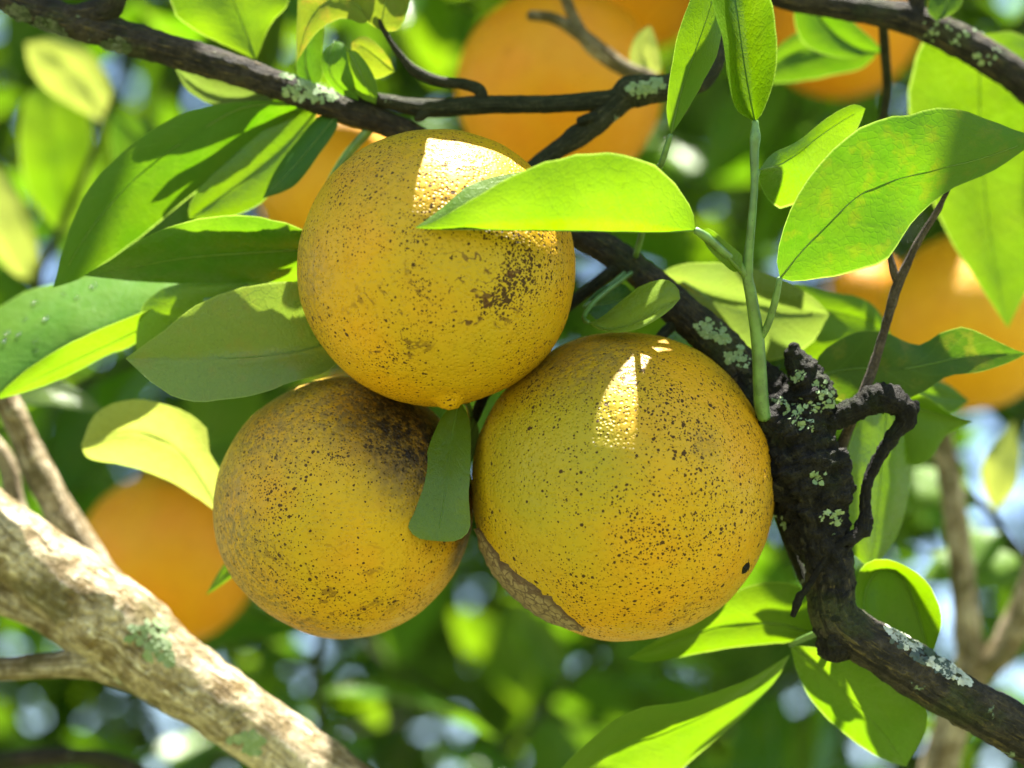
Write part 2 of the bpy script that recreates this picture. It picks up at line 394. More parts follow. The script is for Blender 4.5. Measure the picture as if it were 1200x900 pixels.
# ------------------------------------------------------------ fruit
def orange(x, y, z, wd, ht, mat, label, group=None, sub=5, seed=0, calyx=(.1, -.9), navel=None, tilt=0.0):
    c = P(x, y, z); k = pxs(z) * .5
    root = thing('orange', label, 'orange', c, group)
    bm = bmesh.new(); bmesh.ops.create_icosphere(bm, subdivisions=sub, radius=1)
    cdv = camdir(*calyx) if calyx else None; nv = camdir(*navel) if navel else None
    rx, ry, rz = wd * k, ht * k, (wd + ht) * .5 * k
    ct, st = math.cos(tilt), math.sin(tilt)
    for v in bm.verts:
        d = v.co.normalized()
        q = 1 + .018 * noise.noise(d * 1.7 + Vector((seed * 9, 0, 0))) + .006 * noise.noise(d * 5 + Vector((seed * 4, 2, 0))) + .0022 * noise.noise(d * 17 + Vector((seed, 5, 0)))
        a, b, e = d.dot(RT), d.dot(UP), d.dot(FWD)
        a2, b2 = a * ct - b * st, a * st + b * ct
        p = Vector((a2 * rx, b2 * ry, e * rz))
        p = Vector((p.x * ct + p.y * st, -p.x * st + p.y * ct, p.z))
        if cdv is not None:
            g = math.acos(max(-1, min(1, d.dot(cdv)))); q -= .045 * math.exp(-(g / .16) ** 2)
        if nv is not None:
            g = math.acos(max(-1, min(1, d.dot(nv)))); q += .075 * math.exp(-(g / .095) ** 4) - .014 * math.exp(-(g / .17) ** 2)
        v.co = (RT * p.x + UP * p.y + FWD * p.z) * q
    me = bpy.data.meshes.new('peel'); bm.to_mesh(me); bm.free()
    me.polygons.foreach_set('use_smooth', [True] * len(me.polygons)); me.materials.append(mat)
    o = bpy.data.objects.new('peel', me); COL.objects.link(o); o.parent = root
    if cdv is not None:      # five-lobed green button at the stalk end
        V, F = [], []; n = 30; q = cdv; e1 = q.orthogonal().normalized(); e2 = q.cross(e1)
        for ring, (rr, hh) in enumerate(((.0, .98), (.05, .985), (.09, .985), (.12, .975))):
            for j in range(n):
                an = 2 * math.pi * j / n; r2 = rr * (1 + .3 * math.cos(5 * an) * ring / 3)
                V.append((q * hh + (e1 * math.cos(an) + e2 * math.sin(an)) * r2) * rz)
        for i in range(3):
            for j in range(n): F.append((i * n + j, i * n + (j + 1) % n, (i + 1) * n + (j + 1) % n, (i + 1) * n + j))
        cm = mesh('calyx', V, F); cm.materials.append(M_CALYX)
        c2 = bpy.data.objects.new('calyx', cm); COL.objects.link(c2); c2.parent = root
    return root, o
OCH, OCH2 = (.40, .232, .003), (.455, .222, .0025)
m1 = peel_material('peel_upper', OCH, OCH2, greens=[(.45, .25, .6, .35), (.1, .55, .35, .3)], speck=.72,
    heavy=[(.52, .05, .30, 1.0), (.42, .20, .20, 1.25), (.72, -.02, .35, .75), (-.12, .22, .18, .95), (-.28, .52, .34, .8), (.05, .5, .2, .8), (.15, -.15, .4, .7), (.35, -.12, .25, .9), (-.35, -.45, .5, .45)],
    lines=[(.42, .16, .30, 1), (.18, .34, .26, 1), (-.12, .25, .18, .8), (-.3, .5, .3, .8)],
    grey=[(-.95, .1, .35, .6), (-.3, -.85, .5, .35)], clean=[(.22, .05, .2, .9), (.2, .65, .3, .7), (-.45, .25, .35, .6)])
m2 = peel_material('peel_left', OCH, (.45, .208, .0035), greens=[(-.3, .25, .4, .3), (.3, -.4, .35, .25)], speck=.82,
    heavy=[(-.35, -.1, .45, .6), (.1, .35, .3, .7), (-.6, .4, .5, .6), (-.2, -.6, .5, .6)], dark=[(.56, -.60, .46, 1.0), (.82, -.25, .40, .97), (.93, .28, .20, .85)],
    grey=[(-.95, .15, .6, .9), (-.55, -.75, .55, .75), (.30, -.85, .55, .9), (-.3, .92, .35, .8), (.55, -.25, .25, .5), (-.7, .55, .4, .7)], lines=[(-.55, .55, .5, .6), (.05, .6, .4, .6)], clean=[(.28, .15, .4, .75)])
m3 = peel_material('peel_right', OCH, OCH2, greens=[(-.55, -.3, .55, .75), (-.6, .2, .5, .5), (-.2, -.5, .4, .35)], speck=.8,
    heavy=[(.35, -.05, .6, .52), (.25, .5, .5, .55), (-.35, .8, .3, .5), (.1, -.4, .5, .5)], grey=[(-.25, -.88, .38, .75), (.95, .1, .22, .4), (-.97, .15, .16, .8), (.45, -.3, .1, .4)],
    clean=[(-.6, .1, .4, .6)], lines=[(.35, .75, .3, .5)])
o1, peel1 = orange(512, 314, 0, 327, 324, m1, 'blemished ripe orange at the top of the cluster, half covered by a folded leaf', seed=1, calyx=None, navel=(.10, .965), tilt=.5)
o2, peel2 = orange(404, 594, 92, 302, 306, m2, 'freckled orange with a dark patch of sooty stain and painted shade, tucked below the top fruit beside a hanging leaf', seed=2, calyx=None, tilt=.4)
o3, peel3 = orange(730, 570, 60, 356, 362, m3, 'largest freckled orange resting against the branch, with a dry brown scar underneath', seed=3, calyx=None, tilt=.2)
def on_peel(peel, root, dx, dy, R_=1.0):
    d = camdir(dx, dy); c = root.location
    hit, loc, nn, _ = peel.ray_cast(d * 1.0, -d)
    return loc + c, nn
# dry corky scar on the right fruit
bpy.context.view_layer.update()
def scar():
    t = NT('corky_scar'); tc = t.n('TexCoord'); pos = tc.outputs['Object']
    n = t.noise(pos, 500, 4, .7); nw = t.n('TexNoise'); t.put(nw.inputs['Vector'], pos); nw.inputs['Scale'].default_value = 260; wpv = t.vmath('MULTIPLY_ADD', nw.outputs['Color']); wpv.node.inputs[1].default_value = (.004,) * 3; t.l(pos, wpv.node.inputs[2])
    ve = t.voro(wpv, 330, 'DISTANCE_TO_EDGE')
    c = t.mix(t.ramp(n, .3, .7), (.12, .075, .032), (.23, .165, .085)); c = t.mix(t.ramp(ve.outputs['Distance'], .03, .12, .8, 0), c, (.045, .018, .008))
    uvn = t.n('UVMap'); sx = t.n('SeparateXYZ'); t.l(uvn.outputs[0], sx.inputs[0]); av = t.math('ABSOLUTE', t.math('MULTIPLY_ADD', sx.outputs[1], 2.0, -1.0))
    c = t.mix(t.ramp(t.math('ADD', av, t.math('MULTIPLY', n, .3)), .80, 1.0, 0, .85), c, (.05, .022, .008))
    c = t.mix(t.ramp(t.noise(pos, 120, 3), .52, .62, 0, .8), c, (.065, .026, .010))
    bs = t.n('BsdfPrincipled'); t.l(c, bs.inputs['Base Color']); bs.inputs['Roughness'].default_value = .8
    t.l(t.bump(n, .8, .001), bs.inputs['Normal']); t.l(bs.outputs[0], t.out.inputs[0])
    line = cat([Vector(p + (0,)) for p in ((-.95, .26), (-.90, .38), (-.83, .52), (-.71, .64), (-.56, .745), (-.40, .83), (-.27, .87))], 36)
    wd = [.02, .06, .09, .11, .13, .11, .07, .01]
    V, F, K = [], [], 6; UVs = []
    for i, p in enumerate(line):
        s = i / 36 * 7; k = min(6, int(s)); h = wd[k] + (wd[k + 1] - wd[k]) * (s - k)
        tdir = (line[min(i + 1, 36)] - line[max(i - 1, 0)]).normalized(); nx = Vector((-tdir.y, tdir.x, 0))
        for k2 in range(-K, K + 1):
            q = p + nx * h * (k2 / K) * (1 + .3 * noise.noise(Vector((i * .5, k2 * .01, 3))))
            rr = math.hypot(q.x, q.y)
            if rr > .985: q = q * (.985 / rr)
            loc, nn = on_peel(peel3, o3, q.x, q.y)
            a = abs(k2) / K; UVs.append((i / 36, .5 + .5 * k2 / K))
            V.append(loc - o3.location + nn * (.0013 * (1 - a ** 3) * (1 + .5 * noise.noise(loc * 500)) - .0002))
    W = 2 * K + 1
    for i in range(36):
        for k2 in range(W - 1): F.append((i * W + k2, i * W + k2 + 1, (i + 1) * W + k2 + 1, (i + 1) * W + k2))
    me = mesh('scar', V, F, UVs); me.materials.append(t.m)
    o = bpy.data.objects.new('scar', me); COL.objects.link(o); o.parent = o3; o['label'] = 'dry brown corky scar curling along the lower edge'
scar()
def blot():
    loc, nn = on_peel(peel3, o3, .752, .49); e1 = nn.orthogonal().normalized(); e2 = nn.cross(e1)
    V, F = [loc - o3.location + nn * .0009], []
    for ring in (.5, 1):
        for j in range(14):
            an = j / 14 * 2 * math.pi; r = .0026 * ring * (1 + .45 * noise.noise(Vector((math.cos(an) * 1.3, math.sin(an) * 1.3, 7))))
            V.append(loc - o3.location + (e1 * math.cos(an) * .8 + e2 * math.sin(an)) * r + nn * (.0008 if ring < 1 else -.0004))
    for j in range(14):
        F.append((0, 1 + j, 1 + (j + 1) % 14)); F.append((1 + j, 15 + j, 15 + (j + 1) % 14, 1 + (j + 1) % 14))
    me = mesh('scab', V, F); me.materials.append(M_SOOT); o = bpy.data.objects.new('scab', me); COL.objects.link(o); o.parent = o3
    o['label'] = 'small black scab on the peel'
blot()
mb = peel_material('peel_clean', (.53, .225, .003), (.55, .20, .003), speck=.1, gloss=.42)
mb2 = peel_material('peel_yellow', (.56, .27, .005), (.54, .235, .004), speck=.1, gloss=.42)
def bgo(x, y, rpx, label, mat, real=.040):
    d = real * 2240 / rpx; z = (d - D0) / PX
    r = orange(x, y, z, 2 * rpx, 2 * rpx * .98, mat, label, sub=4, seed=x * .37, calyx=(.15, -.95)); return r[0], d
BGO = [(655, 105, 121, 'big out of focus orange framed by the forked twig behind the top fruit', mb, .041),
       (752, -28, 88, 'orange cut by the upper picture edge above the sunlit bare twig', mb, .040),
       (985, 22, 95, 'deep orange fruit hanging behind the lichen spotted overhead branch', mb, .040),
       (1136, 378, 106, 'blurred yellow orange fruit behind the wavy dark green leaf', mb2, .041),
       (197, 655, 105, 'clean bright orange half hidden behind the sunlit mossy limb', mb, .041),
       (392, 226, 92, 'orange peeking out between the long leaves and the top fruit', mb2, .040),
       (408, 520, 87, 'orange almost hidden behind the sooty stained and shade-painted fruit', mb, .040),
       (1012, 345, 47, 'small far orange showing beside the bare dry twig', mb, .036)]
BGD = []
for a in BGO:
    r, d = bgo(a[0], a[1], a[2], a[3], a[4], a[5]); BGD.append((a[0], a[1], a[2], d, r))

# ------------------------------------------------------------ the fruiting branch
fb = thing('fruiting_branch', 'dark lichen-flecked branch with a knobbly black node carrying the fruit cluster', 'branch', P(1500, 1110, 40))
limb = tube('main_limb', [(-90, -60, 150, 30), (5, -2, 140, 32), (90, 27, 138, 40), (150, 45, 138, 39), (250, 74, 138, 37), (330, 101, 138, 34), (400, 128, 140, 32), (470, 153, 142, 31),
    (580, 215, 145, 31), (690, 280, 135, 34), (745, 316, 118, 38), (800, 364, 95, 42), (850, 412, 75, 48), (885, 455, 60, 56)], M_BARK, fb, rough=.10, lump=.16, sides=32, step=2.6, seed=1)
node = tube('knobbly_node', [(872, 438, 64, 52), (893, 468, 56, 66), (922, 508, 45, 108), (938, 545, 38, 110), (952, 585, 34, 92), (960, 628, 32, 72), (972, 680, 30, 54), (978, 735, 30, 56), (980, 765, 30, 46)],
    M_SOOT, fb, rough=.22, lump=.34, sides=48, step=2.0, seed=2, bumpf=330)
limb2 = tube('lower_limb', [(972, 655, 30, 54), (976, 715, 30, 57), (1000, 742, 31, 60), (1060, 778, 33, 60), (1125, 818, 36, 60), (1200, 862, 40, 60), (1320, 940, 40, 64), (1520, 1120, 40, 78)],
    M_BARK, fb, rough=.08, lump=.14, sides=32, step=2.6, seed=3)
spur = tube('broken_spur', [(940, 505, 30, 70), (952, 465, 26, 52), (944, 438, 24, 38), (932, 418, 22, 24), (930, 404, 20, 13)], M_SOOT, fb, rough=.32, lump=.3, sides=28, step=1.8, seed=4, bumpf=420)
knob = tube('stub', [(70, 20, 135, 26), (128, 8, 130, 30), (134, -30, 126, 26)], M_BARK, fb, rough=.12, lump=.1, sides=18, step=4, seed=5)
dead = tube('dead_twig', [(950, 520, 30, 36), (975, 492, 22, 30), (1005, 479, 16, 26), (1032, 466, 12, 34), (1055, 474, 12, 30), (1062, 490, 14, 24), (1046, 512, 16, 17), (1027, 542, 18, 15), (1016, 568, 18, 12),
    (1014, 595, 18, 12), (1012, 618, 16, 19), (1000, 630, 12, 14), (984, 638, 4, 9), (962, 664, 2, 7), (945, 690, 0, 7), (936, 702, 0, 9), (929, 722, 0, 6)], M_SOOT, fb, rough=.30, lump=.25, sides=18, step=1.8, seed=6, bumpf=480)
tube('dead_spike', [(1055, 488, 13, 24), (1070, 480, 12, 15), (1074, 471, 12, 8)], M_SOOT, fb, rough=.2, sides=10, step=2.5, seed=7)
tube('dry_twig', [(972, 560, 48, 15), (983, 530, 46, 13), (1000, 488, 44, 12), (1018, 445, 40, 12), (1034, 395, 38, 11), (1048, 345, 34, 12), (1056, 325, 32, 11), (1075, 285, 26, 9), (1098, 248, 24, 8), (1106, 232, 22, 6), (1117, 211, 20, 4)], M_DRY, fb, rough=.12, lump=.1, sides=12, step=3, seed=8)
tube('dry_twig', [(1052, 333, 33, 9), (1047, 318, 32, 9), (1042, 296, 30, 7)], M_DRY, fb, rough=.15, sides=10, step=3, seed=9)
tube('dark_shoot', [(898, 560, 80, 10), (915, 610, 82, 12), (932, 655, 80, 13), (950, 694, 66, 14), (962, 715, 50, 12)], M_TWIG, fb, rough=.07, sides=12, step=4, seed=10)
sh = tube('green_shoot', [(896, 490, 0, 16), (892, 470, -6, 18), (888, 400, -24, 16), (880, 345, -44, 14), (876, 318, -52, 13), (880, 270, -60, 10), (884, 220, -62, 9), (884, 180, -62, 11), (885, 162, -62, 13), (885, 142, -62, 8)], M_STEM, fb, rough=.03, sides=14, step=4, seed=11)
# fork behind the top fruit
side = tube('side_branch', [(585, 232, 150, 20), (645, 181, 146, 22), (688, 152, 140, 28), (722, 124, 136, 30), (742, 108, 134, 38), (785, 102, 132, 30), (818, 96, 132, 27), (836, 78, 134, 22), (845, 40, 140, 18), (850, -60, 150, 16)], M_TWIG, fb, rough=.09, lump=.14, sides=22, step=3, seed=12)
tube('twig', [(738, 112, 135, 24), (700, 118, 134, 22), (640, 122, 134, 20), (560, 123, 134, 21), (500, 127, 136, 22), (446, 118, 138, 18), (405, 108, 142, 12)], M_TWIG, side, rough=.07, lump=.08, sides=16, step=4, seed=13)
tube('twig', [(566, 118, 133, 15), (562, 106, 131, 15), (545, 99, 130, 13), (515, 95, 128, 12), (488, 84, 126, 13), (470, 66, 124, 9), (455, 45, 122, 7), (440, 15, 122, 6)], M_TWIG, side, rough=.10, lump=.12, sides=12, step=3, seed=14)
tube('snag', [(705, 138, 132, 14), (690, 138, 126, 13), (678, 142, 124, 10)], M_TWIG, side, rough=.15, sides=10, step=3, seed=15)
tube('snag', [(505, 128, 134, 13), (494, 136, 128, 13), (488, 140, 126, 8)], M_TWIG, side, rough=.15, sides=10, step=3, seed=16)
tube('snag', [(385, 118, 150, 13), (300, 106, 190, 13), (255, 101, 205, 11), (221, 95, 215, 6)], M_DRY, fb, rough=.1, sides=12, step=4, seed=17)
# hidden stalks that carry the fruit
tube('fruit_stalk', [(735, 305, 118, 16), (640, 380, 130, 14), (575, 452, 110, 14), (556, 490, 84, 12), (540, 520, 84, 10), (505, 520, 88, 10)], M_TWIG, fb, rough=.08, sides=12, step=4, seed=18)
tube('fruit_stalk', [(560, 205, 144, 14), (545, 190, 100, 12), (555, 180, 62, 10)], M_TWIG, fb, rough=.08, sides=10, step=4, seed=19)
tube('fruit_stalk', [(800, 372, 95, 14), (778, 390, 80, 13), (768, 404, 62, 11)], M_TWIG, fb, rough=.08, sides=10, step=4, seed=20)
lt = tube('leafy_shoot', [(440, 143, 140, 12), (395, 200, 150, 11), (350, 300, 140, 10), (300, 345, 130, 9), (240, 352, 110, 7)], M_STEM, fb, rough=.05, sides=10, step=6, seed=21)
ls = tube('leafy_shoot', [(545, 490, 110, 12), (470, 560, 200, 10), (320, 610, 205, 9), (255, 612, 207, 7)], M_STEM, fb, rough=.05, sides=10, step=6, seed=22)
rs = tube('leafy_shoot', [(985, 742, 50, 14), (985, 700, 140, 12), (1000, 600, 200, 11), (1020, 500, 210, 9), (960, 440, 210, 8), (800, 330, 200, 7)], M_STEM, fb, rough=.05, sides=10, step=6, seed=23)

# --- leaves of the fruiting branch
# folded leaf lying over the top fruit
leaf(fb, [(815, 270, -112), (770, 272, -125), (700, 271, -148), (620, 270, -168), (550, 269, -176), (510, 269, -176), (486, 267, -172)],
     [(812, 248, -120), (800, 226, -140), (772, 196, -168), (716, 178, -182), (660, 182, -190), (600, 206, -192), (545, 238, -184), (512, 258, -178)],
     [(812, 262, -80), (790, 240, -70), (750, 225, -90), (690, 205, -112), (630, 198, -132), (590, 203, -142), (548, 217, -158), (515, 246, -166)], G_BRIGHT, bulge=.06, flip=True,
     pet=[(877, 326, -50), (862, 306, -60), (850, 297, -80), (828, 278, -104)], petw=11)
# winged petiole piece is part of that stalk
leaf(fb, [(868, 318, -66), (850, 298, -82), (822, 270, -108)], [(858, 318, -64), (838, 300, -88), (826, 286, -100)], [(870, 300, -68), (852, 284, -88), (832, 268, -104)], G_BRIGHT, N=10, bulge=.02, ribw=4)
# big leaf on the right of the shoot
leaf(fb, [(914, 326, -62), (935, 300, -66), (965, 268, -66), (1015, 224, -60), (1090, 200, -44), (1150, 186, -30), (1222, 160, -12)],
     [(910, 305, -70), (920, 258, -82), (947, 208, -88), (985, 165, -86), (1020, 142, -80), (1070, 132, -70), (1080, 128, -66), (1115, 125, -54), (1155, 138, -36), (1195, 154, -20)],
     [(935, 330, -56), (985, 323, -44), (1035, 308, -30), (1058, 278, -24), (1078, 252, -18), (1115, 222, -14), (1165, 200, -10)], (.042, .128, .008, .8), flip=True, bulge=.05,
     pet=[(890, 398, -24), (900, 380, -36), (909, 350, -54)], petw=9)
# small folded leaf behind it
leaf(fb, [(889, 200, -40), (920, 190, -10), (960, 160, 10), (990, 140, 20), (1014, 127, 25)], [(905, 180, -20), (935, 165, 0), (972, 136, 10), (1000, 122, 18)],
     [(890, 215, 10), (898, 232, 40), (915, 245, 60), (940, 235, 70), (975, 200, 60), (1005, 150, 40)], G_BRIGHT, bulge=.05, pet=[(884, 215, -60)], petw=6)
# upright leaf left of the shoot and the folded one crowning it
leaf(fb, [(786, 158, -10), (797, 110, -16), (818, 50, -22), (835, 0, -20), (848, -60, -10)], [(781, 130), (785, 90), (793, 45), (808, 0), (830, -40)], [(800, 138), (824, 97), (842, 60), (850, 10), (856, -35)], G_BRIGHT, lz=-10, rz=14, flip=True,
     pet=[(745, 300, 100), (770, 205, 20), (776, 190, 4)], petw=8)
leaf(fb, [(885, 143, -62), (878, 110, -66), (870, 60, -60), (862, 0, -50), (850, -60, -30)], [(862, 128, -100), (853, 92, -122), (846, 45, -130), (834, 0, -120), (838, -35, -70)], [(896, 128, -100), (909, 88, -128), (911, 40, -134), (903, -5, -120), (880, -40, -70)], G_BRIGHT, bulge=-.30)
# small curled leaf on the right fruit
leaf(fb, [(690, 378, 20), (715, 386, 2), (750, 376, -14), (780, 358, -22), (797, 350, -16)], [(704, 372, 34), (728, 352, 42), (752, 334, 30), (778, 327, 0), (794, 336, -14)], [(700, 386, 10), (725, 390, -12), (752, 384, -26), (782, 366, -28)], (.15, .23, .03, 1), bulge=.22, N=16, pet=[(742, 318, 105), (700, 350, 70), (684, 372, 34)], petw=6)
leaf(fb, [(684, 360, 70), (715, 355, 90), (745, 345, 110)], [(700, 340, 80), (725, 330, 100)], [(705, 378, 70), (735, 368, 100)], G_DEEP, N=10, pet=[(738, 315, 112)], petw=6)
# wavy dark leaf
leaf(fb, [(950, 442, 95), (1000, 432, 92), (1060, 432, 88), (1120, 420, 84), (1165, 415, 76), (1203, 414, 70)],
     [(958, 418, 92), (978, 400, 88), (1010, 387, 80), (1040, 390, 84), (1075, 404, 100), (1102, 390, 86), (1130, 383, 74), (1165, 398, 70), (1190, 410, 70)],
     [(968, 462, 96), (1000, 474, 96), (1050, 471, 94), (1082, 460, 90), (1110, 442, 80), (1150, 436, 76), (1185, 424, 72)], G_DARK, flip=True, bulge=.04, pet=[(935, 500, 60), (940, 470, 85)], petw=8)
# leaves behind the shoot
leaf(rs, [(770, 322, 200), (830, 345, 200), (890, 358, 190), (972, 368, 180)], [(800, 309), (860, 309), (920, 328), (955, 350)], [(790, 345), (830, 385), (885, 424), (945, 408)], G_PALE, lz=-15, rz=10)
leaf(rs, [(915, 345, 260), (960, 362, 255), (1010, 375, 250), (1045, 395, 245)], [(930, 331), (965, 340), (1012, 350), (1035, 372)], [(920, 380), (935, 430), (985, 440), (1025, 420)], G_BRIGHT, flip=True)
leaf(rs, [(1040, 468, 170), (1036, 520, 165), (1030, 580, 160), (1020, 668, 150)], [(1008, 492), (992, 530), (988, 580), (995, 640)], [(1064, 480), (1070, 530), (1064, 590), (1045, 640)], G_BRIGHT, flip=True, lz=-40, rz=40)
leaf(rs, [(1046, 470, 190), (1080, 480, 192), (1112, 488, 195), (1141, 494, 200)], [(1060, 462), (1084, 464), (1108, 482), (1125, 490)], [(1050, 500), (1065, 545), (1090, 538), (1110, 510)], G_BRIGHT, flip=True, lz=-15)
leaf(rs, [(1060, 452, 300), (1090, 462, 310), (1136, 470, 320)], [(1080, 442), (1110, 450)], [(1075, 475), (1110, 485)], G_MID)
# round bright leaf and its neighbours under the node
leaf(fb, [(1018, 738, 70), (1012, 700, 110), (1030, 668, 120), (1060, 680, 124), (1092, 772, 120)], [(1004, 720, 84), (1003, 685, 92), (1012, 662, 86), (1040, 655, 78), (1085, 680, 74), (1104, 725, 92)], [(1022, 735, 90), (1032, 742, 110), (1042, 745, 116), (1058, 752, 120), (1078, 762, 122)], G_BRIGHT, flip=True, bulge=.03, pet=[(1045, 765, 30), (1030, 752, 44)], petw=9)
leaf(fb, [(926, 756, 110), (960, 782, 110), (1000, 820, 105), (1040, 866, 96), (1062, 898, 90)], [(934, 788), (950, 820), (975, 848), (1010, 876), (1040, 893)], [(965, 760), (1010, 772), (1052, 795), (1082, 820), (1088, 850)], G_BRIGHT, flip=True, lz=44, rz=-44, pet=[(978, 735, 40), (950, 745, 80)], petw=8)
leaf(fb, [(955, 742, 150), (900, 730, 150), (840, 735, 150), (770, 760, 150), (735, 772, 150)], [(950, 700), (930, 684), (890, 683), (840, 704), (785, 740)], [(930, 752), (870, 758), (820, 766), (765, 776)], G_BRIGHT, flip=False, lz=-20, rz=10, pet=[(975, 730, 50), (966, 740, 110)], petw=8)
leaf(fb, [(640, 950, 150), (720, 880, 150), (800, 850, 145), (870, 815, 140), (926, 767, 130)], [(650, 910), (690, 868), (742, 832), (800, 822), (872, 798)], [(680, 950), (780, 915), (850, 858), (905, 803)], G_BRIGHT, flip=True, lz=-38, rz=44)
# hanging leaf between the fruit
leaf(fb, [(538, 468, 34), (530, 510, 16), (524, 560, -14), (518, 600, -34), (512, 634, -46)], [(520, 485, 26), (505, 515, 6), (494, 555, -20), (484, 600, -36), (477, 618, -42), (490, 631, -46)], [(550, 490, 22), (552, 530, -10), (550, 580, -30), (551, 620, -38), (535, 634, -44)], (.095, .165, .015, 1), flip=True, bulge=.06, pet=[(552, 490, 88), (548, 474, 60)], petw=7)
leaf(fb, [(556, 488, 80), (548, 520, 62), (542, 552, 48)], [(545, 495, 70), (540, 525, 54)], [(562, 510, 70), (556, 535, 56)], G_PALE, N=10)
# left-hand leaves
leaf(fb, [(348, 123, 150), (285, 126, 148), (215, 166, 142), (165, 203, 134), (108, 266, 120), (76, 318, 110), (62, 337, 104)],
     [(310, 118, 148), (255, 122, 140), (205, 136, 130), (150, 172, 120), (105, 218, 110), (76, 284, 104)],
     [(349, 132, 160), (312, 158, 172), (282, 184, 176), (220, 234, 170), (165, 279, 158), (100, 324, 128)], G_MID, bulge=.05, pet=[(372, 120, 142)], petw=8)
leaf(fb, [(372, 128, 165), (335, 170, 170), (280, 215, 172), (222, 256, 176)], [(345, 128), (300, 160), (245, 205), (222, 238)], [(366, 150), (336, 200), (305, 240), (260, 256)], G_BRIGHT, flip=True)
leaf(fb, [(394, 136, 135), (370, 165, 130), (345, 195, 126), (308, 233, 124)], [(372, 138), (345, 168), (322, 200)], [(395, 150), (375, 180), (345, 218)], G_DEEP, lz=14, rz=-6, pet=[(410, 132, 140)], petw=7)
leaf(lt, [(366, 292, 96), (300, 296, 92), (220, 302, 86), (150, 314, 80), (98, 323, 74)], [(355, 268), (300, 253), (245, 254), (185, 270), (132, 303)], [(360, 328), (300, 333), (230, 333), (160, 330)], G_MID, lz=-34, rz=40, flip=True, pet=[(385, 230, 150)], petw=7)
leaf(lt, [(402, 396, 70), (360, 410, 52), (300, 418, 38), (230, 421, 24), (180, 421, 16), (147, 420, 8)], [(385, 350), (345, 329), (285, 335), (240, 351), (195, 384)], [(390, 432), (350, 446), (290, 466), (220, 471), (180, 450)], (.12, .185, .035, .8), lz=-10, rz=-40, flip=True, bulge=.04, pet=[(395, 200, 150), (420, 320, 140)], petw=7)
l20 = leaf(lt, [(238, 352, 205), (190, 364, 205), (135, 386, 203), (80, 414, 200), (30, 444, 196), (-6, 466, 192)], [(215, 330, 250), (165, 322, 290), (110, 321, 306), (50, 334, 306), (0, 358, 296), (-60, 400, 260), (-40, 440, 220)], [(205, 370, 210), (160, 392, 212), (128, 405, 210), (80, 430, 206), (25, 454, 200)], G_MID, bulge=.05)
leaf(lt, [(226, 354, 148), (150, 393, 152), (80, 426, 153), (-8, 469, 150)], [(185, 360, 136), (130, 380, 130), (70, 408, 132), (25, 438, 140)], [(185, 384, 170), (150, 408, 180), (126, 416, 182), (75, 443, 176), (25, 461, 164)], G_BRIGHT, flip=True, bulge=.03)
leaf(lt, [(292, 334, 130), (245, 352, 134), (205, 378, 140), (160, 416, 146)], [(265, 326), (210, 332), (172, 350), (160, 385)], [(270, 352), (230, 372), (195, 398)], G_BRIGHT, flip=True)
leaf(ls, [(258, 604, 222), (235, 560, 224), (200, 520, 226), (150, 505, 228), (95, 522, 228)], [(262, 560), (246, 530), (240, 498), (198, 474), (150, 468), (112, 484)], [(235, 586), (190, 560), (145, 545), (105, 538)], G_YEL, flip=True, lz=-20, rz=22)
leaf(ls, [(290, 645, 240), (265, 672, 230), (241, 698, 222)], [(275, 645), (255, 672)], [(285, 665), (262, 684)], G_BRIGHT, N=10, flip=True)
# leaves about the top-left twigs
leaf(side, [(435, 20, 122), (410, 0, 112), (385, 0, 104), (362, 25, 104), (347, 74, 110)], [(425, 28, 118), (402, 22, 110), (378, 33, 106), (362, 50, 108)], [(440, -20, 118), (400, -50, 106), (355, -30, 100), (348, 20, 104)], G_MOT, flip=True)
leaf(side, [(446, 36, 122), (450, 10, 118), (458, -20, 116), (470, -70, 116)], [(425, 22), (410, 0), (420, -40), (445, -70)], [(468, 34), (480, 0), (484, -30), (480, -60)], G_MOT, flip=True)
leaf(side, [(392, 48, 118), (385, 70, 112), (392, 95, 112), (420, 118, 116)], [(378, 60, 124), (378, 85, 124), (395, 108, 122)], [(404, 52, 104), (410, 78, 100), (418, 100, 108)], G_MID, bulge=.15, N=14)
leaf(side, [(408, 58, 104), (418, 76, 96), (428, 98, 98), (440, 122, 104)], [(402, 74, 112), (408, 96, 112), (422, 114, 110)], [(420, 62, 98), (436, 84, 98), (443, 106, 102)], G_BRIGHT, bulge=.15, N=14)
leaf(side, [(462, 84, 128), (440, 66, 128), (425, 55, 130), (412, 50, 132)], [(444, 92, 140), (425, 90, 144), (412, 70, 140)], [(455, 66, 120), (438, 48, 122), (424, 42, 128)], G_MOT, N=12)
leaf(fb, [(300, 70, 190), (285, 30, 190), (270, -10, 190), (260, -60, 190)], [(225, 34, 190), (198, 4, 190), (200, -40, 190)], [(318, 28, 190), (340, 0, 190), (320, -50, 190)], G_BRIGHT, flip=True)
leaf(fb, [(368, 105, 150), (358, 75, 148), (362, 40, 146), (378, 15, 146)], [(350, 90), (348, 60), (358, 30)], [(378, 90), (378, 60), (380, 35)], G_MID, N=12)
leaf(fb, [(330, 108, 175), (290, 118, 185), (240, 108, 195), (205, 80, 200)], [(310, 125, 180), (265, 128, 190), (222, 108, 198)], [(310, 92), (265, 88), (225, 80)], G_PALE, N=14)

